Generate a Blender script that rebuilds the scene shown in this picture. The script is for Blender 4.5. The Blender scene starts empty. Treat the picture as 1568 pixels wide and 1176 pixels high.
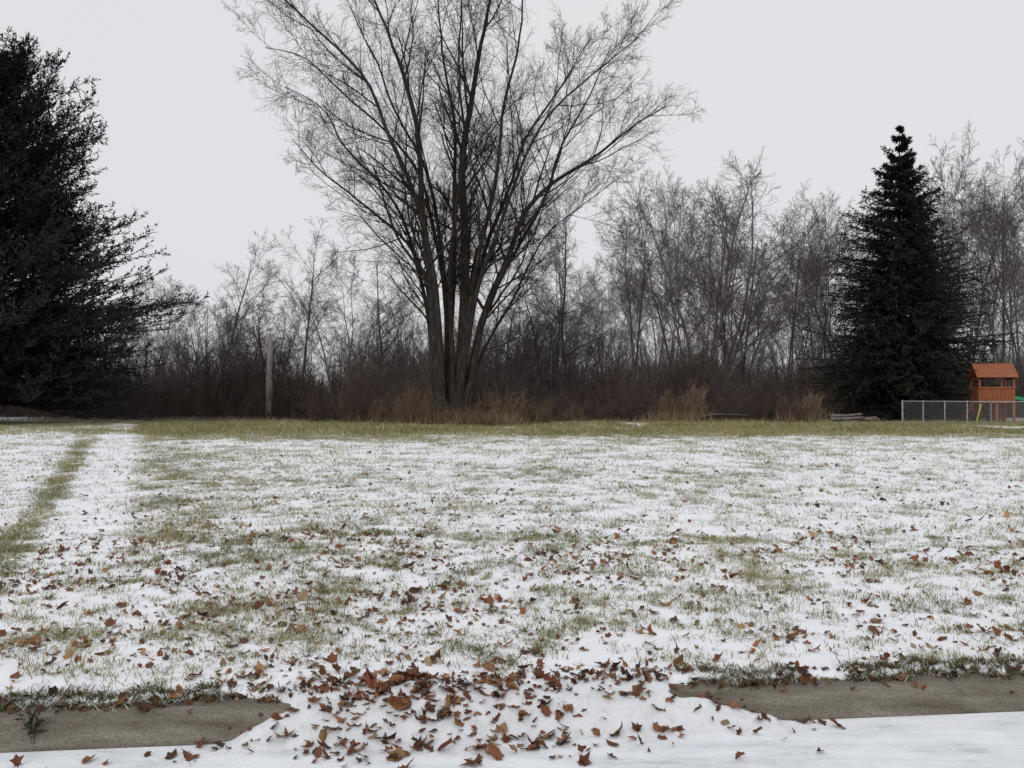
import bpy, math
import numpy as np
from mathutils import Vector
rng = np.random.default_rng(7)
scene = bpy.context.scene
COL = scene.collection

# ------------------------------------------------------------ helpers
def sstep(x, a, b):
    t = np.clip((x - a) / (b - a), 0, 1)
    return t * t * (3 - 2 * t)

_tab = np.random.default_rng(99).random((256, 256))
def vnoise(x, y, s=1.0, o=0.0):
    x = np.asarray(x, float) / s + 37.3 + o; y = np.asarray(y, float) / s + 11.7 + o * 1.7
    xi = np.floor(x).astype(int); yi = np.floor(y).astype(int)
    fx = x - xi; fy = y - yi
    fx = fx * fx * (3 - 2 * fx); fy = fy * fy * (3 - 2 * fy)
    a = _tab[xi % 256, yi % 256]; b = _tab[(xi + 1) % 256, yi % 256]
    c = _tab[xi % 256, (yi + 1) % 256]; d = _tab[(xi + 1) % 256, (yi + 1) % 256]
    return (a * (1 - fx) + b * fx) * (1 - fy) + (c * (1 - fx) + d * fx) * fy
def fbm(x, y, s, o=0.0, n=3):
    r = 0; w = 1; t = 0
    ca, sa = math.cos(.6), math.sin(.6)
    for i in range(n):
        r = r + w * vnoise(x, y, s / 2 ** i, o + i * 5.1); t += w; w *= .55
        x, y = x * ca - y * sa, x * sa + y * ca
    return r / t

def mesh_np(name, V, F, mats=(), col=None, smooth=False, fmat=None, attrs=None):
    if not isinstance(F, list): F = [F]
    me = bpy.data.meshes.new(name)
    V = np.asarray(V, np.float32)
    me.vertices.add(len(V)); me.vertices.foreach_set("co", V.ravel())
    loops = np.concatenate([f.ravel() for f in F]).astype(np.int32)
    tot = np.concatenate([np.full(len(f), f.shape[1]) for f in F]).astype(np.int32)
    start = np.concatenate([[0], np.cumsum(tot)[:-1]]).astype(np.int32)
    me.loops.add(len(loops)); me.loops.foreach_set("vertex_index", loops)
    me.polygons.add(len(tot)); me.polygons.foreach_set("loop_start", start)
    me.polygons.foreach_set("loop_total", tot)
    if fmat is not None: me.polygons.foreach_set("material_index", np.asarray(fmat, np.int32))
    me.polygons.foreach_set("use_smooth", np.full(len(tot), smooth))
    for m in mats: me.materials.append(m)
    if col is not None:
        a = me.attributes.new("Col", 'FLOAT_COLOR', 'POINT')
        c = np.ones((len(V), 4), np.float32); c[:, :3] = col
        a.data.foreach_set("color", c.ravel())
    if attrs:
        for k, v in attrs.items():
            a = me.attributes.new(k, 'FLOAT', 'POINT'); a.data.foreach_set("value", np.asarray(v, np.float32))
    me.update(calc_edges=True); me.validate()
    return me
def obj(name, me, parent=None, loc=(0, 0, 0)):
    o = bpy.data.objects.new(name, me); COL.objects.link(o); o.location = loc
    if parent: o.parent = parent
    return o
def empty(name, loc=(0, 0, 0)):
    o = bpy.data.objects.new(name, None); COL.objects.link(o); o.location = loc
    return o
def norm(a): return a / np.maximum(np.linalg.norm(a, axis=-1, keepdims=True), 1e-9)

# ------------------------------------------------------------ materials
def newmat(name, rough=.9):
    m = bpy.data.materials.new(name); m.use_nodes = True
    nt = m.node_tree; b = nt.nodes["Principled BSDF"]
    b.inputs["Roughness"].default_value = rough
    b.inputs["Specular IOR Level"].default_value = .15
    return m, nt, b
def N(nt, t, **kw):
    n = nt.nodes.new(t)
    for k, v in kw.items(): setattr(n, k, v)
    return n
def noise(nt, scale, detail=4, vec=None, rough=.55):
    n = N(nt, 'ShaderNodeTexNoise'); n.inputs['Scale'].default_value = scale
    n.inputs['Detail'].default_value = detail; n.inputs['Roughness'].default_value = rough
    if vec is not None: nt.links.new(vec, n.inputs['Vector'])
    return n.outputs['Fac']
def ramp(nt, fac, stops):
    r = N(nt, 'ShaderNodeValToRGB'); e = r.color_ramp.elements
    while len(e) < len(stops): e.new(.5)
    for i, (p, c) in enumerate(stops):
        e[i].position = p; e[i].color = (*c, 1)
    nt.links.new(fac, r.inputs['Fac']); return r.outputs['Color']
def mix(nt, fac, a, b):
    m = N(nt, 'ShaderNodeMix', data_type='RGBA')
    for s, v in ((0, fac), (6, a), (7, b)):
        if hasattr(v, 'is_output'): nt.links.new(v, m.inputs[s])
        else: m.inputs[s].default_value = v if s == 0 else (*v, 1)
    return m.outputs[2]
def math_(nt, op, a, b, clamp=False, c=None):
    m = N(nt, 'ShaderNodeMath', operation=op); m.use_clamp = clamp
    for s, v in ((0, a), (1, b), (2, c)):
        if v is None: continue
        if hasattr(v, 'is_output'): nt.links.new(v, m.inputs[s])
        else: m.inputs[s].default_value = v
    return m.outputs[0]
def bump(nt, b, h, s=.4, d=.02):
    n = N(nt, 'ShaderNodeBump'); n.inputs['Strength'].default_value = s; n.inputs['Distance'].default_value = d
    nt.links.new(h, n.inputs['Height']); nt.links.new(n.outputs[0], b.inputs['Normal'])
def objvec(nt): return N(nt, 'ShaderNodeTexCoord').outputs['Object']

def bark_mat(name, c1, c2, scale=6, bmp=False):
    m, nt, b = newmat(name)
    v = objvec(nt)
    mp = N(nt, 'ShaderNodeMapping'); mp.inputs['Scale'].default_value = (1, 1, .2); nt.links.new(v, mp.inputs[0])
    f = noise(nt, scale, 4 if bmp else 3, mp.outputs[0])
    c = ramp(nt, f, [(.35, c1), (.65, c2)])
    oi = N(nt, 'ShaderNodeObjectInfo')
    f2 = math_(nt, 'MULTIPLY_ADD', oi.outputs['Random'], .5, c=.75)
    mm = N(nt, 'ShaderNodeVectorMath', operation='SCALE'); nt.links.new(c, mm.inputs[0]); nt.links.new(f2, mm.inputs['Scale'])
    nt.links.new(mm.outputs[0], b.inputs['Base Color'])
    if bmp: bump(nt, b, f, .8, .05)
    return m
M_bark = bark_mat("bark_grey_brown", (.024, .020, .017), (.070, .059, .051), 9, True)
M_bark_bg = bark_mat("bark_background_haze", (.080, .069, .064), (.155, .135, .126))  # lighter than the near bark: some distance haze painted into the colour
M_bark_far = bark_mat("bark_far_haze", (.20, .185, .18), (.30, .28, .275))  # palest bark, its base colour lightened to stand in for haze
M_brush = bark_mat("brush_twigs", (.068, .048, .042), (.130, .095, .083), 2)
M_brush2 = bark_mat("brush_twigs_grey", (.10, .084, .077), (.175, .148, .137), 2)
M_brush3 = bark_mat("brush_twigs_tan", (.14, .098, .066), (.27, .20, .14), 2)
M_cbark = bark_mat("conifer_bark", (.016, .014, .011), (.035, .03, .025))

def col_mat(name, rough=.85, k=.45):
    m, nt, b = newmat(name, rough)
    a = N(nt, 'ShaderNodeAttribute'); a.attribute_name = "Col"
    n = noise(nt, 60, 2, objvec(nt))
    c = mix(nt, math_(nt, 'MULTIPLY', n, k), a.outputs['Color'], (0.02, .015, .01))
    nt.links.new(c, b.inputs['Base Color'])
    return m
M_grass = col_mat("grass_blades", k=.15); M_leaf = col_mat("leaf_litter", .6, .4)
M_needle = col_mat("conifer_needles", .7)

def simple_mat(name, c1, c2, scale=20, rough=.8, metallic=0, stretch=(1, 1, 1)):
    m, nt, b = newmat(name, rough); b.inputs['Metallic'].default_value = metallic
    mp = N(nt, 'ShaderNodeMapping'); mp.inputs['Scale'].default_value = stretch; nt.links.new(objvec(nt), mp.inputs[0])
    f = noise(nt, scale, 5, mp.outputs[0])
    nt.links.new(ramp(nt, f, [(.35, c1), (.65, c2)]), b.inputs['Base Color'])
    bump(nt, b, f, .3, .01); return m

SNOW = (.88, .895, .93)
M_ground, nt, b = newmat("snowy_ground", .9)
v = objvec(nt)
a = N(nt, 'ShaderNodeAttribute'); a.attribute_name = "snow"
a2 = N(nt, 'ShaderNodeAttribute'); a2.attribute_name = "soil"
n1 = noise(nt, 17, 6, v, .78)
k = math_(nt, 'SUBTRACT', math_(nt, 'MULTIPLY_ADD', a.outputs['Fac'], .42, c=.295), n1)
k = math_(nt, 'MULTIPLY_ADD', k, 7.0, True, c=.5)
turf = ramp(nt, noise(nt, 40, 5, v, .7), [(.3, (.09, .09, .032)), (.5, (.20, .19, .08)), (.7, (.30, .27, .13))])
litter = ramp(nt, noise(nt, 9, 6, v, .7), [(.35, (.045, .035, .026)), (.6, (.10, .075, .055)), (.8, (.18, .14, .11))])
base = mix(nt, a2.outputs['Fac'], turf, litter)
nt.links.new(mix(nt, k, base, SNOW), b.inputs['Base Color'])
bump(nt, b, n1, .6, .02)

M_snow, nt, b = newmat("snow", .75)
v = objvec(nt)
nt.links.new(ramp(nt, noise(nt, 14, 7, v, .75), [(.30, (.60, .59, .56)), (.43, (.82, .835, .86)), (.56, (.88, .895, .93))]), b.inputs['Base Color'])
bump(nt, b, noise(nt, 38, 6, v, .75), .9, .018)

M_road, nt, b = newmat("snow_covered_road", .75)
mp = N(nt, 'ShaderNodeMapping'); mp.inputs['Scale'].default_value = (.5, 1.6, 1); nt.links.new(objvec(nt), mp.inputs[0])
f = noise(nt, 4, 7, mp.outputs[0], .7)
c = ramp(nt, f, [(.28, (.48, .49, .51)), (.44, (.74, .765, .80)), (.6, (.85, .87, .91))])
nt.links.new(c, b.inputs['Base Color']); bump(nt, b, noise(nt, 30, 5, objvec(nt), .7), .6, .018)

M_kerb, nt, b = newmat("weathered_concrete", .9)
v = objvec(nt)
mp = N(nt, 'ShaderNodeMapping'); mp.inputs['Scale'].default_value = (.35, 3, 3); nt.links.new(v, mp.inputs[0])
f1 = noise(nt, 5, 6, mp.outputs[0], .7); f2 = noise(nt, 130, 3, v, .8)
c = ramp(nt, f1, [(.3, (.12, .10, .078)), (.5, (.20, .178, .145)), (.7, (.29, .265, .225))])
c = mix(nt, ramp(nt, f2, [(.48, (0, 0, 0)), (.62, (.75, .75, .75))]), c, (.07, .06, .05))
nt.links.new(c, b.inputs['Base Color']); bump(nt, b, f2, .7, .006)

# ------------------------------------------------------------ ground frame
TH = math.atan(.103); CT, ST = math.cos(TH), math.sin(TH); V0 = 4.19
def uv2xy(u, v): return u * CT - v * ST, V0 + u * ST + v * CT
def xy2uv(x, y):
    y = y - V0
    return x * CT + y * ST, -x * ST + y * CT

def edge(u): return .19 + .13 * (fbm(u, u * 0, .35, 3) - .5) + .08 * (vnoise(u, u * 0, .08, 8) - .5)
LZ = .175
def lawn_z(u, v):
    e = edge(u)
    rise = sstep(v, e - .035, e + .05)
    z = -.04 + rise * (LZ + .04)
    z = z + rise * (.06 * (fbm(u, v, .28, 1) - .5) + .10 * sstep(v, .5, 5) * (vnoise(u, v, 5, 2) - .5) * (1 - sstep(v, 40, 60)))
    back = sstep(-v, 9.0, 9.1)
    return np.where(v < -4, -.04 + back * .2, z)
KP = np.array([[-.01, -.03], [0, .0], [.02, .035], [.09, .115], [.13, .133], [.34, .14]])
def kerb_z(v): return np.interp(v, KP[:, 0], KP[:, 1], left=-1, right=-1)
def bank_m(u, v):
    l = -1.55 + .34 * (fbm(v, v * 0, .16, 4) - .5) - .80 * sstep(-v, -.10, .35)
    r = 1.14 + .30 * (fbm(v, v * 0, .16, 9) - .5) + .60 * sstep(-v, -.16, .10)
    return sstep(u, l - .05, l + .45) * (1 - sstep(u, r - .45, r + .05))
def bank_z(u, v):
    m = bank_m(u, v)
    m = m * sstep(v, -.62 + .3 * fbm(u, v, .4, 2), .05) * (1 - sstep(v, .28, .40))
    rz = LZ * .97 * sstep(v, -.16, .25)
    rz = rz + .025 * (fbm(u, v, .22, 6) - .4) + .026 * (vnoise(u, v, .06, 16) - .5)
    return -.045 + m * (rz + .050)
def surf_z(u, v):
    z = np.maximum(lawn_z(u, v), np.where((v < 0), .004, -1))
    z = np.maximum(z, kerb_z(v)); return np.maximum(z, bank_z(u, v))

def path_x(y): return -.5 - .443 * y
def cover(x, y):
    c = .82 + .24 * (fbm(x, y, 1.8, 3) - .5) + .64 * (fbm(x, y, .3, 7, 2) - .5)
    lat = x / np.maximum(y, 1)
    c = c + .05 * sstep(lat, .1, .5)
    px = path_x(y)
    w = .27 + .012 * y
    d = x - px
    tr = (1 - sstep(np.abs(d), w * .6, w * 1.3)) * sstep(y, 6, 9)
    c = c + tr * (1.05 - c) * .95
    c = c - .17 * (1 - sstep(np.abs(d - w * 2.7), w * .6, w * 2.2)) * sstep(y, 6, 9)
    c = c - .36 * (1 - sstep(np.abs(d + w * 1.75), w * .15, w * .75)) * sstep(y, 6, 8) * (1 - sstep(y, 24, 34))
    c = c + .22 * (1 - sstep(d, -w * 3.0, -w * 2.2)) * (1 - sstep(y, 30, 40))
    c = c - .10 * np.exp(-((lat + .25) / .14) ** 2) * (1 - sstep(y, 12, 18))
    far = sstep(y + 8 * (fbm(x, y, 4, 5) - .5), 23 + 5 * sstep(lat, -.2, .4), 37)
    c = c - .70 * far * np.where(d < w, .35, 1)
    c = np.where((y > 37) & (fbm(x, y * .5, 1.3, 12) > .64) & (y < 45), 1.0, c)
    return np.clip(c, 0, 1)

def axis(dense_lo, dense_hi, step, lim_lo, lim_hi, g=1.09):
    a = list(np.arange(dense_lo, dense_hi, step)); s = step; x = a[-1]
    while x < lim_hi: s *= g; x += s; a.append(x)
    s = step; x = a[0]; bb = []
    while x > lim_lo: s *= g; x -= s; bb.append(x)
    return np.array(bb[::-1] + a)
us = axis(-5, 5, .035, -600, 600, 1.035); vs = axis(.03, 6, .025, -300, 900, 1.026)
U, Vv = np.meshgrid(us, vs)
X, Y = uv2xy(U, Vv)
Z = lawn_z(U, Vv)
def grid_faces(ny, nx):
    i = np.arange(ny - 1)[:, None] * nx + np.arange(nx - 1)[None]
    i = i.ravel(); return np.stack([i, i + 1, i + nx + 1, i + nx], 1)
sn = cover(X, Y)
eu = edge(U)
BM = bank_m(U, Vv)
sn = np.where((Vv < eu + .03) & (BM < .4), 0, sn)
wood_edge = 45.5
soil = np.clip(sstep(Y, wood_edge, wood_edge + 2.5) + np.where((Vv < eu + .04) & (BM < .4), .9, 0), 0, 1)
sn = np.where(Y > wood_edge + 1, .42, sn)
me = mesh_np("ground", np.stack([X, Y, Z], -1).reshape(-1, 3), grid_faces(len(vs), len(us)), [M_ground], smooth=True,
             attrs={"snow": sn.ravel(), "soil": soil.ravel()})
obj("ground", me)

ru = np.array([-150, -10, -5, 0, 5, 10, 150.]); rv = np.array([-9, -4, -2, -1, 0.0])
U2, V2 = np.meshgrid(ru, rv); x2, y2 = uv2xy(U2, V2)
obj("road", mesh_np("road", np.stack([x2, y2, x2 * 0 + .004], -1).reshape(-1, 3), grid_faces(5, 7), [M_road]))
ku = axis(-5, 5, .03, -150, 150, 1.2)
KPd = np.array([[p, np.interp(p, KP[:, 0], KP[:, 1])] for p in np.linspace(-.01, .34, 16)])
U3 = np.repeat(ku[None], 16, 0); V3 = np.repeat(KPd[:, :1], len(ku), 1); Z3 = np.repeat(KPd[:, 1:], len(ku), 1)
Z3 = Z3 + .012 * (fbm(U3, V3, .1, 2) - .5)
Z3 = Z3 - .02 * np.exp(-((np.mod(U3 + .62, 3.0) - .0) / .02) ** 2)
x3, y3 = uv2xy(U3, V3)
obj("kerb", mesh_np("kerb", np.stack([x3, y3, Z3], -1).reshape(-1, 3), grid_faces(16, len(ku)), [M_kerb], smooth=True))
bu = np.linspace(-3.1, 2.3, 320); bv = np.linspace(-.75, .48, 100)
U4, V4 = np.meshgrid(bu, bv); x4, y4 = uv2xy(U4, V4)
obj("snow_bank", mesh_np("snow_bank", np.stack([x4, y4, bank_z(U4, V4)], -1).reshape(-1, 3), grid_faces(100, 320), [M_snow], smooth=True))

# ------------------------------------------------------------ grass
def wedge(n, y0, y1, m=.66, pad=1.2):
    y = np.sqrt(rng.random(n) * (y1 ** 2 - y0 ** 2) + y0 ** 2)
    x = (rng.random(n) * 2 - 1) * (m * y + pad); return x, y
GV = []; GF = []; GC = []; off = 0
def blades(x, y, h, w, lean, near, dark=1.0, yel=0.0):
    global off
    n = len(x); u, v = xy2uv(x, y); z = surf_z(u, v) - .005
    a = rng.random(n) * 6.283; az = rng.random(n) * 6.283
    side = np.stack([np.cos(a), np.sin(a), a * 0], 1) * (w / 2)[:, None]
    ld = np.stack([np.cos(az), np.sin(az), a * 0], 1)
    P = np.stack([x, y, z], 1); up = np.array([0, 0, 1.0])
    t = np.clip(.75 * rng.random(n)[:, None] + .6 * vnoise(x, y, 1.1, 77)[:, None] - .14 + yel, 0, 1)
    c = np.array([.125, .16, .048]) * (1 - t) + np.array([.40, .35, .17]) * t
    c = c * (.6 + .7 * rng.random((n, 1))) * dark
    fr = rng.random((n, 1)) < (.14 if yel < .15 else .05)
    c = np.where(fr, np.array([.66, .67, .66]), c)
    if near:
        mid = P + up * (h * .6)[:, None] + ld * (h * lean * .35)[:, None]
        tip = P + up * (h * (1 - .35 * lean))[:, None] + ld * (h * lean)[:, None]
        V_ = np.stack([P - side, P + side, mid - side * .8, mid + side * .8, tip], 1)
        i = off + np.arange(n)[:, None] * 5
        F_ = np.concatenate([i + np.array([0, 1, 3]), i + np.array([0, 3, 2]), i + np.array([2, 3, 4])])
        GC.append(np.repeat(c, 5, 0)); off += 5 * n
    else:
        tip = P + up * h[:, None] + ld * (h * lean)[:, None]
        V_ = np.stack([P - side, P + side, tip], 1)
        i = off + np.arange(n)[:, None] * 3
        F_ = i + np.array([0, 1, 2]); GC.append(np.repeat(c, 3, 0)); off += 3 * n
    GV.append(V_.reshape(-1, 3)); GF.append(F_)
def tufts(n, y0, y1, nb, sp, h0, w0, near, yel=0., dens=1.):
    x, y = wedge(n, y0, y1)
    u, v = xy2uv(x, y)
    cov = cover(x, y)
    fine = fbm(x, y, .22 if y1 < 10 else .4 if y1 < 20 else .8, 21)
    p = np.clip(1.12 - cov, 0, 1) * (.25 + 1.4 * sstep(fine, .35, .65)) * dens
    p = np.where(v < edge(u) + .03, 0, p)
    p = np.where(bank_m(u, v) * (v < .45) > .3, p * .15, p)
    kx = rng.random(n) < p; x, y, cov = x[kx], y[kx], cov[kx]
    n = len(x)
    X_ = np.repeat(x, nb) + rng.normal(0, sp, n * nb); Y_ = np.repeat(y, nb) + rng.normal(0, sp, n * nb)
    big = 1 + 1.0 * (rng.random(n) < .06)
    hs = np.repeat(h0 * (.5 + .9 * rng.random(n)) * (1.2 - .5 * cov) * big, nb) * (.5 + .7 * rng.random(n * nb))
    blades(X_, Y_, hs, w0 * (.6 + .8 * rng.random(n * nb)), .3 + 1.2 * rng.random(n * nb), near, 1, yel)
tufts(36000, 4.0, 9.0, 10, .028, .058, .0042, True)
tufts(58000, 9.0, 18.0, 6, .04, .068, .007, False, .03)
tufts(56000, 18.0, 31.0, 5, .08, .075, .014, False, .08)
tufts(70000, 31.0, 47.0, 5, .2, .10, .024, False, .20, 1.0)
nf = 15000
u = rng.uniform(-5, 5, nf); vv = edge(u) + rng.normal(.04, .035, nf)
kk = (vnoise(u, u * 0, .22, 33) > .38) & (bank_m(u, vv) < .25); u, vv = u[kk], vv[kk]
x, y = uv2xy(u, vv)
blades(x, y, .02 + .045 * rng.random(len(x)), np.full(len(x), .0045), .8 + .9 * rng.random(len(x)), True, .45)  # fringe along the turf edge, its shade put into darker blade colour
me = mesh_np("lawn_grass", np.concatenate(GV), np.concatenate(GF), [M_grass], col=np.concatenate(GC))
obj("lawn_grass", me)

# ------------------------------------------------------------ fallen leaves
def leaf_mesh(x, y, size, dark):
    n = len(x); u, v = xy2uv(x, y); z = surf_z(u, v)
    k = 12
    ang = np.linspace(0, 2 * np.pi, k, endpoint=False)
    lob = rng.uniform(.5, .95, (n, 1))
    rad = np.where(np.arange(k) % 2 == 0, 1.0, lob)
    rad = rad * (.8 + .35 * np.cos(ang))
    r = rad * (.8 + .4 * rng.random((n, k)))
    px = np.cos(ang)[None] * r; py = np.sin(ang)[None] * r * (.35 + .5 * rng.random((n, 1)))
    cur = rng.uniform(-.2, 1.4, (n, 1)); cur2 = rng.uniform(-.3, .8, (n, 1))
    pz = cur * py ** 2 + cur2 * px ** 2 * .6 + rng.normal(0, .09, (n, k))
    L = np.stack([px, py, pz], -1) * size[:, None, None] * .55
    L = np.concatenate([np.zeros((n, 1, 3)), L], 1)
    yaw = rng.random(n) * 6.283; tl = rng.normal(0, .38, n); tb = rng.normal(0, .38, n)
    cy, sy = np.cos(yaw), np.sin(yaw)
    X_, Y_, Z_ = L[..., 0], L[..., 1], L[..., 2]
    c, s = np.cos(tl)[:, None], np.sin(tl)[:, None]; Y_, Z_ = Y_ * c - Z_ * s, Y_ * s + Z_ * c
    c, s = np.cos(tb)[:, None], np.sin(tb)[:, None]; X_, Z_ = X_ * c - Z_ * s, X_ * s + Z_ * c
    X_, Y_ = X_ * cy[:, None] - Y_ * sy[:, None], X_ * sy[:, None] + Y_ * cy[:, None]
    Z_ = Z_ - Z_.min(1, keepdims=True) * .6
    V_ = np.stack([X_ + x[:, None], Y_ + y[:, None], Z_ + z[:, None] + .004], -1)
    i = np.arange(n)[:, None, None] * (k + 1)
    j = np.arange(k)
    F_ = i + np.stack([j * 0, j + 1, (j + 1) % k + 1], 1)[None]
    pal = np.array([[.20, .08, .04], [.30, .13, .06], [.13, .058, .034], [.38, .22, .11], [.21, .062, .036], [.08, .046, .032], [.36, .27, .16]])
    ci = rng.choice(7, n, p=[.23, .19, .21, .09, .10, .14, .04])
    c = pal[ci] * (.7 + .6 * rng.random((n, 1))) * dark
    cc = np.repeat(c[:, None], k + 1, 1) * (.8 + .4 * rng.random((n, k + 1, 1)))
    return V_.reshape(-1, 3), F_.reshape(-1, 3), cc.reshape(-1, 3)
n = 130000
x, y = wedge(n, 3.7, 28)
u, v = xy2uv(x, y)
area = .66 * (28 ** 2 - 3.7 ** 2) + 2 * 1.2 * 24
lat = x / y
dn = 160 * (1 - sstep(y, 5.2, 10.5)) + 27 * (1 - sstep(y, 8, 24))
dn = dn * (.35 + 1.2 * sstep(fbm(x, y, .9, 41), .36, .66)) * (.4 + 1.0 * sstep(fbm(x, y, .22, 47), .4, .6))
dn = dn * (1 - .25 * sstep(lat, .15, .55)) * (1 + .4 * sstep(-lat, .0, .2) * (1 - sstep(-lat, .42, .55)))
dn = dn * (1 - .6 * (1 - sstep(np.abs(x - path_x(y)), .3, .6)) * sstep(y, 7, 9))
bmk = bank_m(u, v)
inb = (bmk > .3) & (v < .4) & (v > -.75)
dn = np.where(inb, (40 + 250 * sstep(v, -.32, .12)) * sstep(v, -.60, -.2) * (.4 + .9 * sstep(fbm(u, v, .25, 61), .35, .6)), dn)
dn = dn * np.where((v < 0) & ~inb, .006, 1)
dn = dn * np.where((v >= 0) & (v < .15) & ~inb, .05, 1)
keep = rng.random(n) < dn / (n / area)
x, y = x[keep], y[keep]
print("leaves", len(x))
sz = np.clip(rng.lognormal(math.log(.049), .40, len(x)), .02, .12)
V1, F1, C1 = leaf_mesh(x, y, sz, 1.0)
n2 = 420
pu = np.concatenate([rng.normal(-.45, .28, 200), rng.normal(.0, .8, n2 - 200)]); pv = np.concatenate([rng.normal(.10, .19, 200), rng.normal(.10, .22, n2 - 200)])
x2_, y2_ = uv2xy(pu, pv)
Vb, Fb, Cb = leaf_mesh(x2_, y2_, np.clip(rng.lognormal(math.log(.066), .3, n2), .035, .13), .85)
n3 = 700
pu = rng.uniform(-4.2, 4.2, n3); pv = edge(pu) + rng.normal(.03, .04, n3); x3_, y3_ = uv2xy(pu, pv)
Vc, Fc, Cc = leaf_mesh(x3_, y3_, rng.uniform(.03, .07, n3), .55)
V_ = np.concatenate([V1, Vb, Vc]); F_ = np.concatenate([F1, Fb + len(V1), Fc + len(V1) + len(Vb)])
obj("fallen_leaves", mesh_np("fallen_leaves", V_, F_, [M_leaf], col=np.concatenate([C1, Cb, Cc])))

# ------------------------------------------------------------ bare trees
def grow(r, P, D, L, R, n, wig, trop, rend=.35):
    Nn = len(P); nodes = np.zeros((Nn, n + 1, 3)); nodes[:, 0] = P; d = norm(D.copy())
    for i in range(n):
        d = d + r.normal(0, wig, (Nn, 3)); d[:, 2] += trop; d = norm(d)
        P = P + d * (L / n)[:, None]; nodes[:, i + 1] = P
    t = np.linspace(0, 1, n + 1)[None]
    return nodes, R[:, None] * (1 - (1 - rend) * t)
def spawn(r, nodes, radii, L, k, t0, t1, ang, asd, ratio, rr=.62, rmin=.006, fall=.75):
    Nn, S1, _ = nodes.shape; S = S1 - 1
    t = t0 + (t1 - t0) * (np.arange(k)[None] + r.random((Nn, k))) / k
    f = np.clip(t * S, 0, S - 1e-4); i = f.astype(int); f = f - i
    ar = np.arange(Nn)[:, None]
    a, b_ = nodes[ar, i], nodes[ar, i + 1]
    P = a + (b_ - a) * f[..., None]; d = norm(b_ - a)
    rad = radii[ar, i] * (1 - f) + radii[ar, i + 1] * f
    q = norm(np.cross(r.normal(0, 1, d.shape), d))
    an = np.radians(r.normal(ang, asd, t.shape))[..., None]
    D = np.cos(an) * d + np.sin(an) * q
    L2 = L[:, None] * ratio * (1.15 - fall * t) * r.uniform(.65, 1.25, t.shape)
    R2 = np.maximum(rad * rr * r.uniform(.7, 1.05, t.shape), rmin)
    return P.reshape(-1, 3), D.reshape(-1, 3), L2.ravel(), R2.ravel()
def tubes(parts):
    Vs, Fs = [], []; o = 0
    ref = norm(np.array([.31, .9, .13]))
    for nodes, radii, k in parts:
        Nn, S1, _ = nodes.shape
        d = np.zeros_like(nodes); d[:, 1:-1] = nodes[:, 2:] - nodes[:, :-2]
        d[:, 0] = nodes[:, 1] - nodes[:, 0]; d[:, -1] = nodes[:, -1] - nodes[:, -2]
        d = norm(d); a = norm(np.cross(d, ref)); b_ = np.cross(d, a)
        th = np.arange(k) * 2 * np.pi / k
        ring = a[:, :, None] * np.cos(th)[None, None, :, None] + b_[:, :, None] * np.sin(th)[None, None, :, None]
        Vs.append((nodes[:, :, None] + ring * radii[:, :, None, None]).reshape(-1, 3))
        base = (np.arange(Nn)[:, None, None] * S1 + np.arange(S1 - 1)[None, :, None]) * k
        j = np.arange(k)[None, None]; j2 = (j + 1) % k
        F = np.stack([base + j, base + j2, base + k + j2, base + k + j], -1).reshape(-1, 4) + o
        Fs.append(F); o += Nn * S1 * k
    return np.concatenate(Vs), np.concatenate(Fs)
def resample(pts, n):
    pts = np.asarray(pts, float); d = np.r_[0, np.cumsum(np.linalg.norm(np.diff(pts, axis=0), axis=1))]
    t = np.linspace(0, d[-1], n + 1); P = np.stack([np.interp(t, d, pts[:, i]) for i in range(3)], 1)
    for _ in range(2): P[1:-1] = (P[:-2] + 2 * P[1:-1] + P[2:]) / 4
    return P, d[-1]

S = .0322; TY = 42.0; TX = (690 - 784) / 1306 * TY
st = [
 ([(674,655),(668,520),(660,440),(650,360),(649,250),(638,160),(600,60),(560,-40)], .24, -1.5),
 ([(686,655),(688,520),(693,400),(690,280),(690,180),(672,80),(655,-60)], .18, 1.2),
 ([(702,655),(710,500),(714,380),(708,270),(725,180),(742,80),(765,-70)], .31, 0),
 ([(712,655),(728,540),(746,470),(775,410),(802,330),(850,285),(910,255),(955,215),(1010,180)], .21, -1.2),
 ([(668,655),(661,520),(650,425),(620,372),(575,335),(530,300),(480,262),(430,205)], .14, .8),
 ([(692,655),(704,540),(720,450),(748,360),(784,265),(800,190),(850,125),(905,30)], .17, 2.0),
 ([(680,655),(674,520),(668,430),(640,310),(600,225),(575,150),(510,90),(450,30),(385,5)], .17, -2.2),
 ([(702,655),(712,560),(728,430),(760,300),(765,200),(795,90),(805,-50)], .15, -2.4),
 ([(684,655),(684,520),(678,400),(662,290),(645,225),(602,150),(580,70),(530,-40)], .15, 2.4),
 ([(708,655),(726,540),(755,450),(795,375),(838,300),(862,215),(915,130),(950,50)], .15, 1.5),
 ([(694,655),(694,560),(688,430),(700,330),(714,230),(700,120),(712,-60)], .14, -1.0),
 ([(712,655),(730,560),(758,500),(788,450),(808,400),(836,350),(900,300),(940,270)], .10, 2.6),
 ([(672,655),(660,560),(650,460),(634,400),(618,350),(585,285),(510,215),(480,150),(415,120)], .13, 1.5),
 ([(698,655),(716,540),(735,440),(775,330),(816,230),(880,165),(960,100)], .14, -2.8),
 ([(690,655),(686,520),(672,400),(640,260),(575,190),(500,130),(460,80),(395,70)], .13, .3),
]
r = np.random.default_rng(3)
parts = []; NP = 30
nodes = []; radii = []; Ls = []
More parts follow.
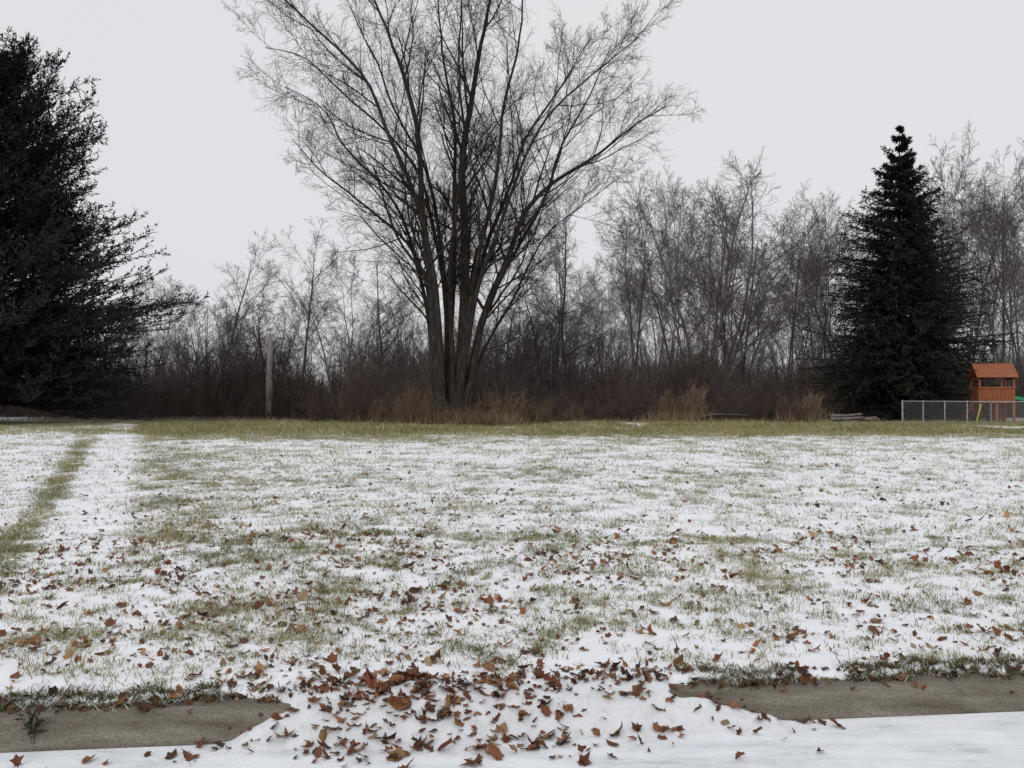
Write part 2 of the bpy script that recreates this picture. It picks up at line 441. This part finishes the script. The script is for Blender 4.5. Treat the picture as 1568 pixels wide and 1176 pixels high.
for pts, rad, dep in st:
    P = [((px - 690) * S, dep * min(1.0, ((655 - py) / 450)) * 1.0 + .15 * (dep > 0) - .07, (655 - py) * S + .1) for px, py in pts]
    Pn, L = resample(P, NP)
    Pn[1:] += np.cumsum(r.normal(0, .032, (NP, 3)), 0) * np.array([1, 1, .2]) * np.linspace(.2, 1.3, NP)[:, None]
    t = np.linspace(0, 1, NP + 1)
    nodes.append(Pn); radii.append(rad * (1.05 - .92 * t) * (1 + .45 * np.exp(-t * 25))); Ls.append(L)
nodes = np.array(nodes); radii = np.array(radii); Ls = np.array(Ls)
parts.append((nodes, radii, 10))
def level(n_, r_, L_, k, t0, t1, ang, asd, ratio, rr, rmin, nseg, wig, trop, sides, cap=None, fall=.75, rend=.35):
    P, D, L2, R2 = spawn(r, n_, r_, L_, k, t0, t1, ang, asd, ratio, rr, rmin, fall)
    if cap: L2 = np.minimum(L2, cap * r.uniform(.5, 1.1, len(L2)))
    nn, rr2 = grow(r, P, D, L2, R2, nseg, wig, trop, rend); parts.append((nn, rr2, sides)); return nn, rr2, L2
a1 = level(nodes, radii, Ls, 17, .25, .99, 38, 12, .32, .52, .016, 9, .075, .045, 5, 5.6, fall=.7)
a2 = level(*a1, 8, .12, .98, 40, 13, .52, .58, .010, 6, .10, .04, 3)
a3 = level(*a2, 7, .10, .98, 40, 14, .58, .6, .0066, 4, .11, .03, 3, fall=.6)
a4 = level(*a3, 4, .15, .95, 38, 14, .66, .7, .0048, 2, .12, .015, 3, rend=.5)
V_, F_ = tubes(parts)
obj("large_bare_tree", mesh_np("large_bare_tree", V_, F_, [M_bark], smooth=True), loc=(TX, TY, .1))

def bare_tree(seed, H=12., stems=1, spread=.14, mat=M_bark_bg, k1=16, ang=46, rmin=.0075, crown=.30, tr=.10, k3=6, k4=4, fork=0.0):
    global r, parts
    r = np.random.default_rng(seed); parts = []
    D = np.stack([r.normal(0, spread, stems), r.normal(0, spread, stems), np.ones(stems)], 1)
    P = np.stack([r.normal(0, .12, stems) * (stems > 1), r.normal(0, .12, stems) * (stems > 1), np.full(stems, -.1)], 1)
    L = H * r.uniform(.75, .95, stems); L[0] = H * .93
    R = np.full(stems, tr * (1.25 if stems == 1 else .85)) * r.uniform(.7, 1.1, stems)
    n_, rd = grow(r, P, D, L, R, 14, .055, .03, .14); parts.append((n_, rd, 6))
    kk = max(6, int(k1 / stems ** .5))
    b1 = level(n_, rd, L, kk, crown, .97, ang, 11, .40, .55, .014, 7, .085, .04, 4, H * .38, fall=.62)
    b2 = level(*b1, 7, .15, .98, 42, 13, .52, .5, .0095, 4, .11, .03, 3, fall=.6)
    b3 = level(*b2, k3, .12, .98, 42, 14, .56, .6, rmin, 3, .12, .02, 3, fall=.6)
    if k4: level(*b3, k4, .2, .95, 40, 14, .62, .8, rmin * .8, 2, .12, .01, 3, rend=.5)
    V_, F_ = tubes(parts)
    return mesh_np("bare_tree", V_, F_, [mat], smooth=True)
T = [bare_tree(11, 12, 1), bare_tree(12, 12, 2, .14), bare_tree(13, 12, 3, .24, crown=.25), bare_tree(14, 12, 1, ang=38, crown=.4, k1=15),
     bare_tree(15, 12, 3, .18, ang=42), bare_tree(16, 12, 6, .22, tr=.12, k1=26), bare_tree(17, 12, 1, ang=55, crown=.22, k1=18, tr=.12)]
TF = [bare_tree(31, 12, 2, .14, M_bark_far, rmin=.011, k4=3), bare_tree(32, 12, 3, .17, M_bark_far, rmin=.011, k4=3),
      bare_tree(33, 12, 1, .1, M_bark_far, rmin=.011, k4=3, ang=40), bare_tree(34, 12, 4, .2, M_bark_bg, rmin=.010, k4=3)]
sky_pts = [(-100, 420), (0, 420), (200, 400), (250, 425), (300, 352), (340, 372), (385, 440), (440, 355), (500, 392), (570, 378), (620, 425),
           (690, 430), (760, 420), (800, 350), (870, 285), (910, 330), (960, 300), (1020, 262), (1090, 250), (1150, 285), (1200, 300),
           (1260, 300), (1320, 330), (1430, 230), (1470, 222), (1520, 245), (1568, 250), (1700, 240)]
def skyline(p): return np.interp(p, [a[0] for a in sky_pts], [a[1] for a in sky_pts])
rr_ = np.random.default_rng(5)
def place(name, me, bearing, Yd, top, parent=None, wide=1.0):
    Xp = (bearing - 784) / 1306 * Yd
    h = (605 - top) / 1306 * Yd + 1.65
    o = obj(name, me, parent, (Xp, Yd, .05)); s = h / 12.4
    w = s * wide
    o.scale = (w, w, s); o.rotation_euler = (0, 0, rr_.random() * 6.28); return o
feature = [(318, 350, 0, 54, 1.0), (458, 352, 3, 53, 1.0), (515, 392, 4, 52, 1.1), (580, 372, 6, 56, 1.1), (228, 405, 1, 58, 1.0),
           (838, 345, 4, 54, .9), (872, 280, 0, 58, .75), (968, 300, 3, 56, .8), (1078, 232, 5, 57, 1.1), (1130, 285, 4, 60, .85),
           (1205, 298, 1, 60, .9), (1255, 300, 4, 58, .85), (1035, 262, 1, 62, .8), (1440, 225, 1, 64, .8), (1478, 210, 4, 66, .8),
           (1528, 232, 3, 62, .8), (1570, 240, 1, 60, .8), (1320, 325, 2, 62, .9), (640, 425, 2, 55, 1.1), (765, 425, 5, 55, 1.0), (380, 440, 4, 54, 1.0)]
for bb, top, vi, yd, w in feature: place("bare_tree", T[vi], bb, yd, top, None, w)
mass = empty("distant_bare_trees")
for i in range(84):
    bb = -150 + 1900 * ((i * .618034) % 1); yd = rr_.uniform(60, 120)
    top = skyline(bb) + rr_.uniform(15, 130) + (40 if bb < 800 else 0)
    if 380 < bb < 440: top += 60
    me = (TF[rr_.integers(0, 4)] if yd > 70 or rr_.random() < .3 else T[rr_.integers(0, 7)])
    if bb < 800 and rr_.random() < .42: continue
    if rr_.random() < .1: continue
    place("tree", me, bb, yd, min(top, 520), mass, rr_.uniform(.75, 1.1))
for i in range(28):
    bb = -150 + 1900 * ((i * .618034 + .3) % 1); yd = rr_.uniform(50, 62)
    if bb < 800 and i % 2: continue
    place("sapling", T[[2, 4, 5, 1][rr_.integers(0, 4)]], bb, yd, rr_.uniform(430, 520), mass, rr_.uniform(.9, 1.3))

def brush_patch(seed, mat, n=200, h=(1.2, 3.6), W=7., Dp=3.):
    global r, parts
    r = np.random.default_rng(seed); parts = []
    P = np.stack([r.uniform(-W / 2, W / 2, n), r.uniform(-Dp / 2, Dp / 2, n), np.full(n, -.05)], 1)
    D = np.stack([r.normal(0, .28, n), r.normal(0, .28, n), np.ones(n)], 1)
    L = r.uniform(*h, n) * (.35 + 1.1 * vnoise(P[:, 0], P[:, 1], 1.6, seed))
    n_, rd = grow(r, P, D, L, r.uniform(.009, .022, n), 5, .11, -.01, .35); parts.append((n_, rd, 3))
    b1 = level(n_, rd, L, 6, .1, .97, 36, 14, .45, .6, .007, 3, .12, .03, 3)
    level(*b1, 4, .1, .97, 38, 14, .55, .7, .006, 2, .12, .01, 3, rend=.6)
    V_, F_ = tubes(parts); return mesh_np("brush_patch", V_, F_, [mat], smooth=True)
B = [brush_patch(s, M_brush) for s in (51, 52, 53)]; B2 = [brush_patch(s, M_brush2) for s in (54, 55)]
B3 = [brush_patch(s, M_brush3, 130, (.8, 2.4), 3.4, 1.6) for s in (56, 57)]
th = empty("brush_thicket")
def front(xr):
    return np.interp(xr, [-.7, -.42, -.2, -.17, .0, .36, .42, .7], [53, 51, 49.5, 45.5, 45.8, 46.5, 53, 56])
for row, (dy, hs) in enumerate([(0, .85), (3, 1.25), (6.5, 1.5), (12, 1.75), (19, 1.95), (28, 2.2)]):
    st_ = 5.0 if row < 3 else 7.5
    for xc in np.arange(-52, 56, st_):
        x_ = xc + rr_.uniform(-1.5, 1.5); y_ = front(x_ / 48.) + dy + rr_.uniform(-.9, .9) + 1.5
        if row == 0 and rr_.random() < .15: continue
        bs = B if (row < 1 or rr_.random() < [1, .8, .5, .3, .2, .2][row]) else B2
        o = obj("patch", bs[rr_.integers(0, len(bs))], th, (x_, y_, 0))
        s = hs * rr_.uniform(.65, 1.2) * (.85 if x_ < -8 and row > 1 else 1); o.scale = (1.0 if row < 3 else 1.4, 1.0 if row < 3 else 1.4, s)
        o.rotation_euler = (0, 0, rr_.choice([0, math.pi]) + rr_.uniform(-.3, .3))
for (x_, y_, s) in [(-5.8, 43.6, 1.15), (-3.4, 41.4, .75), (-1.2, 42.6, 1.2), (-2.4, 41.2, .6), (-4.6, 42.2, 1.0), (-7.4, 44.9, 1.0), (.4, 44.2, .9), (9.0, 45.8, 1.25), (15.4, 46.3, 1.0), (2.5, 45.4, .6)]:
    o = obj("shrub", B3[int(rr_.integers(0, 2))], th, (x_, y_, .05)); o.scale = (.85, .8, s); o.rotation_euler = (0, 0, rr_.uniform(-.5, .5))
for (x_, y_, s) in [(-4.6, 43.9, .8), (-6.5, 45, .95), (14.2, 46.2, .8), (4.5, 46, .7), (-1, 44.5, .8)]:
    o = obj("shrub", B[int(rr_.integers(0, 3))], th, (x_, y_, .05)); o.scale = (.6, .5, s)

P, L = resample([(0, 0, 0), (.05, 0, 1.5), (-.03, .1, 3), (.1, 0, 4.3), (.02, 0, 5.4)], 14)
Rr = np.linspace(.24, .15, 15); Rr[-1] = .03
V_, F_ = tubes([(P[None], Rr[None], 9), (resample([(.05, 0, 4.2), (.35, 0, 4.6), (.5, 0, 4.9)], 4)[0][None], np.linspace(.06, .03, 5)[None], 5)])
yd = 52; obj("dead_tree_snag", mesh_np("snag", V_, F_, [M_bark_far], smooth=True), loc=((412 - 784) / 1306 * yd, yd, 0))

# ------------------------------------------------------------ conifers
def tri_blades(P, D, L, W, colr):
    n = len(P); q = norm(np.cross(rng.normal(0, 1, (n, 3)), D)) * (W / 2)[:, None]
    m = P + D * (L * .4)[:, None]; t = P + D * L[:, None]
    V_ = np.stack([P, m + q, t, m - q], 1).reshape(-1, 3)
    F_ = np.arange(n)[:, None] * 4 + np.array([0, 1, 2, 3])
    return V_, F_, np.repeat(colr, 4, 0)
def conifer(name, H, R, prof, kind, loc, nb, seed, zlo):
    global rng
    rng = np.random.default_rng(seed)
    sp = kind == 'spruce'
    if sp:
        t = zlo + (1 - zlo) * (1 - rng.random(nb) ** .56) * .995
        t = np.round(t * H / .55) * .55 / H + rng.normal(0, .004, nb)
        t = np.clip(t, zlo, .985)
    else:
        t = zlo + (1 - zlo) * (1 - rng.random(nb) ** .6 * .995)
    z = t * H; az = rng.random(nb) * 6.283
    rad = R * np.interp(t, [p[0] for p in prof], [p[1] for p in prof])
    if sp:
        rad = rad * (.70 + .50 * vnoise(az * 2.0, z, .9, seed)) * np.where(rng.random(nb) < .45, rng.uniform(.88, 1.15, nb), rng.uniform(.45, .8, nb)) + .02
        slope = np.interp(t, [0, .5, .85, 1], [-.34, -.06, .35, 1.0]); trop = .045
    else:
        lump = .60 + .54 * sstep(vnoise(az * 2.0, z, 1.4, seed), .2, .8)
        rad = rad * lump * rng.uniform(.6, 1.0, nb) + .15
        slope = np.interp(t, [0, .3, .6, 1], [-.25, -.02, .25, 1.2]); trop = .045
    out = np.stack([np.cos(az), np.sin(az), az * 0], 1)
    D = norm(out + np.array([0, 0, 1.]) * slope[:, None])
    P = np.stack([az * 0, az * 0, z], 1)
    nn, rd = grow(rng, P, D, rad, .014 + .035 * rad / R, 6, .05, trop, .3)
    par = [(nn, rd, 4)]
    tz = np.linspace(0, H * .992, 16)
    tr = np.stack([tz * 0, tz * 0, tz], 1)[None]
    par.append((tr, (np.interp(tz, [0, H], [H * .015, .015]))[None], 10))
    kk = 15
    Ps, Ds, L2, R2 = spawn(rng, nn, rd, rad, kk, .12 if sp else .30, 1.0, 50, 12, .30, .5, .007, .75 if sp else .45)
    Ds[:, 2] = Ds[:, 2] * .5 + (-.08 if sp else .2)
    L2 = np.clip(L2, .10, .66 if sp else .75)
    n2, r2 = grow(rng, Ps, Ds, L2, R2, 3, .08, -.08 if sp else .12, .5)
    par.append((n2, r2, 3))
    V0_, F0_ = tubes(par)
    def needles(nodes, radii, L, k, t0, ang, ln, wd):
        Pn, Dn, _, _ = spawn(rng, nodes, radii, L, k, t0, 1.0, ang, 12, .3)
        m = len(Pn); b_ = rng.random((m, 1))
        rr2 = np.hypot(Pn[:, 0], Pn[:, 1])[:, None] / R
        c = (np.array([.009, .013, .010]) * (1 - b_) + np.array([.029, .039, .028]) * b_) * (.5 + .7 * np.clip(rr2 * 1.4, 0, 1))  # colour darkens towards the trunk, painting in the crown's inner shade
        return tri_blades(Pn, norm(Dn), ln * rng.uniform(.6, 1.3, m), wd * rng.uniform(.6, 1.3, m), c)
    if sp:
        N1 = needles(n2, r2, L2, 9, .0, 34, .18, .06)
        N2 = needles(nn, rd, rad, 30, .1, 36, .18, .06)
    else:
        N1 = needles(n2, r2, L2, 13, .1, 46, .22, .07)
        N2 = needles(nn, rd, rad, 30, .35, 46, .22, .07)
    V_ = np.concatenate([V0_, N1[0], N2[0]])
    F_ = np.concatenate([F0_, N1[1] + len(V0_), N2[1] + len(V0_) + len(N1[0])])
    fm = np.r_[np.zeros(len(F0_)), np.ones(len(N1[1]) + len(N2[1]))]
    C = np.concatenate([np.full((len(V0_), 3), .02), N1[2], N2[2]])
    o = obj(name, mesh_np(name, V_, F_, [M_cbark, M_needle], col=C, fmat=fm), loc=loc); return o
yd = 50.0
conifer("spruce_tree", 17.5, 5.0, [(0, .80), (.06, .92), (.2, 1.0), (.35, .93), (.52, .73), (.67, .52), (.83, .29), (.93, .12), (.98, .03), (1, .005)], 'spruce',
        ((1379 - 784) / 1306 * yd, yd, .05), 1200, 71, .02)
yd = 44.0
conifer("pine_tree", 18.9, 9.9, [(0, .50), (.1, .78), (.25, 1.0), (.42, .84), (.7, .62), (.87, .42), (.95, .26), (1, .03)], 'pine',
        ((-16 - 784) / 1306 * yd, yd, .05), 1300, 73, .06)
rng = np.random.default_rng(123)

# ------------------------------------------------------------ dry tall grass clumps
def dry_grass(cx, cy, w, d, n, h):
    x = rng.normal(cx, w, n); y = rng.normal(cy, d, n)
    D = norm(np.stack([rng.normal(0, .3, n), rng.normal(0, .3, n), np.ones(n)], 1))
    L = h * rng.uniform(.4, 1.15, n)
    c = np.array([.32, .245, .15]) * rng.uniform(.5, 1.2, (n, 1))
    return tri_blades(np.stack([x, y, np.full(n, .08)], 1), D, L, np.full(n, .025), c)
def dg(name, lst):
    A = [dry_grass(*a) for a in lst]; o = 0; Vs, Fs, Cs = [], [], []
    for v_, f_, c_ in A: Vs.append(v_); Fs.append(f_ + o); Cs.append(c_); o += len(v_)
    obj(name, mesh_np(name, np.concatenate(Vs), np.concatenate(Fs), [M_grass], col=np.concatenate(Cs)))
dg("dry_tall_grass", [(-2.4, 41.2, 1.0, .4, 1000, .9), (-.9, 42.2, .8, .4, 600, .9), (-4.8, 43.0, 1.3, .4, 600, .6), (-7.6, 44.7, .5, .3, 300, .8),
                      (8.4, 45.0, .9, .4, 500, .9), (15.3, 45.8, .8, .3, 400, .8), (11.5, 45.2, 2.0, .3, 500, .45), (3, 45.0, 3, .3, 600, .45),
                      (-14, 49.5, 4, .5, 900, .4), (-24, 50, 4, .5, 900, .4)])
M_log = simple_mat("log_bark", (.09, .075, .065), (.22, .20, .19), 3)
def log(name, pts, r0, r1, parent=None):
    P, L = resample(pts, 10); V_, F_ = tubes([(P[None], np.linspace(r0, r1, 11)[None], 7)])
    obj(name, mesh_np(name, V_, F_, [M_log], smooth=True), parent)
log("fallen_branch", [(9.6, 45.4, .5), (10.8, 45.3, .65), (12.6, 45.4, .6)], .04, .015)
lp = empty("log_pile")
for i in range(9):
    x0 = 18.0 + rng.uniform(-.2, .2) + (i % 4) * .22; z0 = .2 + (i // 4) * .17
    log("log", [(x0 - .8, 45.6 + rng.uniform(-.2, .2), z0), (x0, 45.5, z0 + .02), (x0 + .9, 45.4 + rng.uniform(-.3, .3), z0 + rng.uniform(-.03, .1))], .09, .07, lp)

# ------------------------------------------------------------ chain-link fence
M_galv = simple_mat("galvanised_steel", (.30, .31, .32), (.45, .46, .47), 8, .5, .3)
def cyl(p0, p1, rad, k=8):
    P = np.array([p0, p1], float); return (P[None], np.full((1, 2), rad), k)
fence = empty("chain_link_fence")
c0 = np.array([20.4, 44.6]); c1 = np.array([23.0, 41.0]); c2 = np.array([34.0, 41.6])
FH = 1.22; zb = .12
posts = []; rails = []; wires = []
def run(a, b_, n):
    Lg = np.linalg.norm(b_ - a)
    for i in range(n + 1):
        p = a + (b_ - a) * i / n; rad = .045 if i in (0, n) else .028
        posts.append(cyl((*p, zb - .1), (*p, zb + FH + .05), rad))
    rails.append(cyl((*a, zb + FH), (*b_, zb + FH), .022)); rails.append(cyl((*a, zb + .06), (*b_, zb + .06), .008, 4))
    d = (b_ - a) / Lg; sp = .085; m = int((Lg + FH) / sp)
    for i in range(m):
        for sgn in (1, -1):
            s0 = i * sp - (FH if sgn == 1 else 0); s1 = s0 + sgn * FH if sgn == 1 else s0 - FH
            za, zc = 0., FH; A, Bq = s0, s1
            if sgn == 1:
                if A < 0: za = -A; A = 0
                if Bq > Lg: zc = FH - (Bq - Lg); Bq = Lg
            else:
                if A > Lg: za = A - Lg; A = Lg
                if Bq < 0: zc = FH + Bq; Bq = 0
            if zc - za < .02: continue
            wires.append((*(a + d * A), zb + za, *(a + d * Bq), zb + zc))
run(c0, c1, 4); run(c1, c2, 4)
V_, F_ = tubes(posts); obj("posts", mesh_np("posts", V_, F_, [M_galv], smooth=True), fence)
V_, F_ = tubes([p for p in rails if p[2] == 8] + [p for p in rails if p[2] == 4]); obj("rails", mesh_np("rails", V_, F_, [M_galv], smooth=True), fence)
W = np.array(wires); nd = np.stack([W[:, :3], W[:, 3:]], 1)
V_, F_ = tubes([(nd, np.full((len(nd), 2), .0024), 3)]); obj("wire_mesh", mesh_np("wire_mesh", V_, F_, [M_galv]), fence)

# ------------------------------------------------------------ wooden playset
M_cedar = simple_mat("red_cedar", (.23, .08, .042), (.36, .13, .065), 6, .7, 0, (1, 1, 6))
M_slide = simple_mat("green_plastic", (.05, .30, .14), (.06, .36, .17), 3, .4)
M_yel = simple_mat("yellow_plastic", (.60, .5, .10), (.65, .55, .12), 3, .4)
def box_parts(boxes):
    Vs, Fs = [], []; o = 0
    q = np.array([[0, 3, 2, 1], [4, 5, 6, 7], [0, 1, 5, 4], [1, 2, 6, 5], [2, 3, 7, 6], [3, 0, 4, 7]])
    for (cx, cy, cz, sx, sy, sz, rx, ry) in boxes:
        p = np.array([[-1, -1, -1], [1, -1, -1], [1, 1, -1], [-1, 1, -1], [-1, -1, 1], [1, -1, 1], [1, 1, 1], [-1, 1, 1]]) * np.array([sx, sy, sz]) / 2
        c, s = math.cos(rx), math.sin(rx); p = p @ np.array([[1, 0, 0], [0, c, s], [0, -s, c]])
        c, s = math.cos(ry), math.sin(ry); p = p @ np.array([[c, 0, -s], [0, 1, 0], [s, 0, c]])
        Vs.append(p + np.array([cx, cy, cz])); Fs.append(q + o); o += 8
    return np.concatenate(Vs), np.concatenate(Fs)
yd = 46.0; play = empty("wooden_playset", ((1519 - 784) / 1306 * yd, yd, .1)); play.rotation_euler = (0, 0, math.radians(-14))
def pb(name, boxes, mat):
    V_, F_ = box_parts(boxes); o = obj(name, mesh_np(name, V_, F_, [mat]), play)
    bv = o.modifiers.new("bevel", 'BEVEL'); bv.width = .008; bv.segments = 1
hw, hd = .82, .75
pb("posts", [(sx * hw, sy * hd, 1.2, .11, .11, 2.4, 0, 0) for sx in (-1, 1) for sy in (-1, 1)] + [(0, -hd - .003, .6, .09, .09, 1.2, 0, 0), (.25, -hd, 1.95, .07, .07, .95, 0, 0)], M_cedar)
pb("deck", [(-hw + .1 + i * .155, 0, 1.28, .14, 1.7, .04, 0, 0) for i in range(11)] + [(0, s * (hd + .08), 1.2, 1.8, .04, .14, 0, 0) for s in (-1, 1)] + [(s * (hw + .08), 0, 1.2, .04, 1.5, .14, 0, 0) for s in (-1, 1)], M_cedar)
pb("railing_panels", [(-hw + .13 + i * .13, s * (hd + .08), 1.62, .115, .025, .62, 0, 0) for i in range(12) for s in (-1, 1)] +
   [(s * (hw + .08), -hd + .12 + i * .13, 1.62, .025, .115, .62, 0, 0) for i in range(12) for s in (-1, 1)] +
   [(0, s * (hd + .125), 1.95, 1.8, .04, .09, 0, 0) for s in (-1, 1)], M_cedar)
rf = []
for s in (-1, 1):
    for i in range(7):
        f = (i + .5) / 7; rf.append((0, s * (.05 + f * .98), 3.22 - f * .72, 2.0, .19, .025, -s * math.radians(36), 0))
rf.append((0, 0, 3.24, 2.02, .09, .04, 0, 0))
pb("roof", rf, M_cedar)
pb("gable_boards", [(s * .9, t * .5, 2.82, .04, 1.2, .09, -t * math.radians(36), 0) for s in (-1, 1) for t in (-1, 1)] + [(s * .9, 0, 2.42, .04, 1.6, .1, 0, 0) for s in (-1, 1)], M_cedar)
pb("ladder", [(-1.25, y_, .62, .05, .09, 1.45, 0, math.radians(28)) for y_ in (-.3, .3)] + [(-1.55 + i * .155, 0, .2 + i * .27, .12, .56, .035, 0, 0) for i in range(5)], M_cedar)
pb("lower_wall", [(-hw + .13 + i * .13, hd + .01, .6, .12, .025, 1.1, 0, 0) for i in range(12)], M_cedar)
def slide(name, x0, z0, x1, z1, yc, w, mat, wav=0.):
    n = 24; t = np.linspace(0, 1, n); xs = x0 + (x1 - x0) * t; zs = z0 + (z1 - z0) * (t * t * (3 - 2 * t)) + wav * np.sin(t * 9)
    prof = [(-w / 2, .16), (-w / 2, 0), (w / 2, 0), (w / 2, .16)]
    V_ = np.array([[(xs[i], yc + a, zs[i] + h) for a, h in prof] for i in range(n)]).reshape(-1, 3)
    o = obj(name, mesh_np(name, V_, grid_faces(n, 4), [mat], smooth=False), play)
    m = o.modifiers.new("solid", 'SOLIDIFY'); m.thickness = .03
slide("green_slide", .95, 1.3, 3.4, .2, -.1, .5, M_slide, .06)
pb("climbing_rail", [(-.95, -1.0, .52, .06, .05, 1.15, 0, math.radians(14))], M_yel)

u_, v_ = -2.22, .03; wx, wy = uv2xy(u_, v_)
P = np.repeat([[0, 0, .0]], 5, 0) + rng.normal(0, .008, (5, 3)); P[:, 2] = -.05
nn, rd = grow(rng, P, np.stack([rng.normal(0, .15, 5), rng.normal(0, .15, 5), np.ones(5)], 1), rng.uniform(.12, .26, 5), np.full(5, .002), 4, .08, 0)
V0_, F0_ = tubes([(nn, rd, 4)])
Pn, Dn, _, _ = spawn(rng, nn, rd, np.ones(5), 26, .45, 1, 60, 20, 1)
n_ = len(Pn); c = np.array([.035, .045, .022]) * rng.uniform(.5, 1.4, (n_, 1))
nv = tri_blades(Pn, norm(Dn), rng.uniform(.015, .04, n_), rng.uniform(.006, .014, n_), c)
obj("weed", mesh_np("weed", np.concatenate([V0_, nv[0]]), np.concatenate([F0_, nv[1] + len(V0_)]), [M_grass], col=np.concatenate([np.full((len(V0_), 3), .05), nv[2]])),
    loc=(wx, wy, .05))

# ------------------------------------------------------------ sky, sun, camera
w = bpy.data.worlds.new("World"); scene.world = w; w.use_nodes = True
nt = w.node_tree; bg = nt.nodes["Background"]
sky = N(nt, 'ShaderNodeTexSky', sky_type='NISHITA'); sky.sun_disc = False
EL, RO = math.radians(35), math.radians(200)
sky.sun_elevation = EL; sky.sun_rotation = RO; sky.dust_density = 6; sky.air_density = 1
hs = N(nt, 'ShaderNodeHueSaturation'); hs.inputs['Saturation'].default_value = .12; nt.links.new(sky.outputs[0], hs.inputs['Color'])
tc = N(nt, 'ShaderNodeTexCoord')
nz = noise(nt, 1.6, 2, tc.outputs['Generated'])
cl = ramp(nt, nz, [(.3, (.95, .962, 1.0)), (.7, (.985, .992, 1.02))])
vm = N(nt, 'ShaderNodeVectorMath', operation='SCALE'); nt.links.new(cl, vm.inputs[0]); vm.inputs['Scale'].default_value = 8.0
nt.links.new(mix(nt, .93, hs.outputs[0], vm.outputs[0]), bg.inputs['Color'])
bg.inputs['Strength'].default_value = .1

sd = bpy.data.lights.new("sun", 'SUN'); sd.energy = .8; sd.angle = math.radians(25); sd.color = (1, .97, .93)
so = bpy.data.objects.new("sun", sd); COL.objects.link(so)
dirv = Vector((math.sin(RO) * math.cos(EL), math.cos(RO) * math.cos(EL), math.sin(EL)))
so.rotation_euler = dirv.to_track_quat('Z', 'Y').to_euler(); so.location = (0, -10, 20)

cd = bpy.data.cameras.new("camera"); cd.lens = 30; cd.sensor_width = 36; cd.clip_end = 3000
co = bpy.data.objects.new("camera", cd); COL.objects.link(co)
co.location = (0, 0, 1.65); co.rotation_euler = (math.radians(90.75), 0, 0)
scene.camera = co
scene.view_settings.view_transform = 'Standard'; scene.view_settings.look = 'None'; scene.view_settings.exposure = 0
print("done", len(bpy.data.objects))
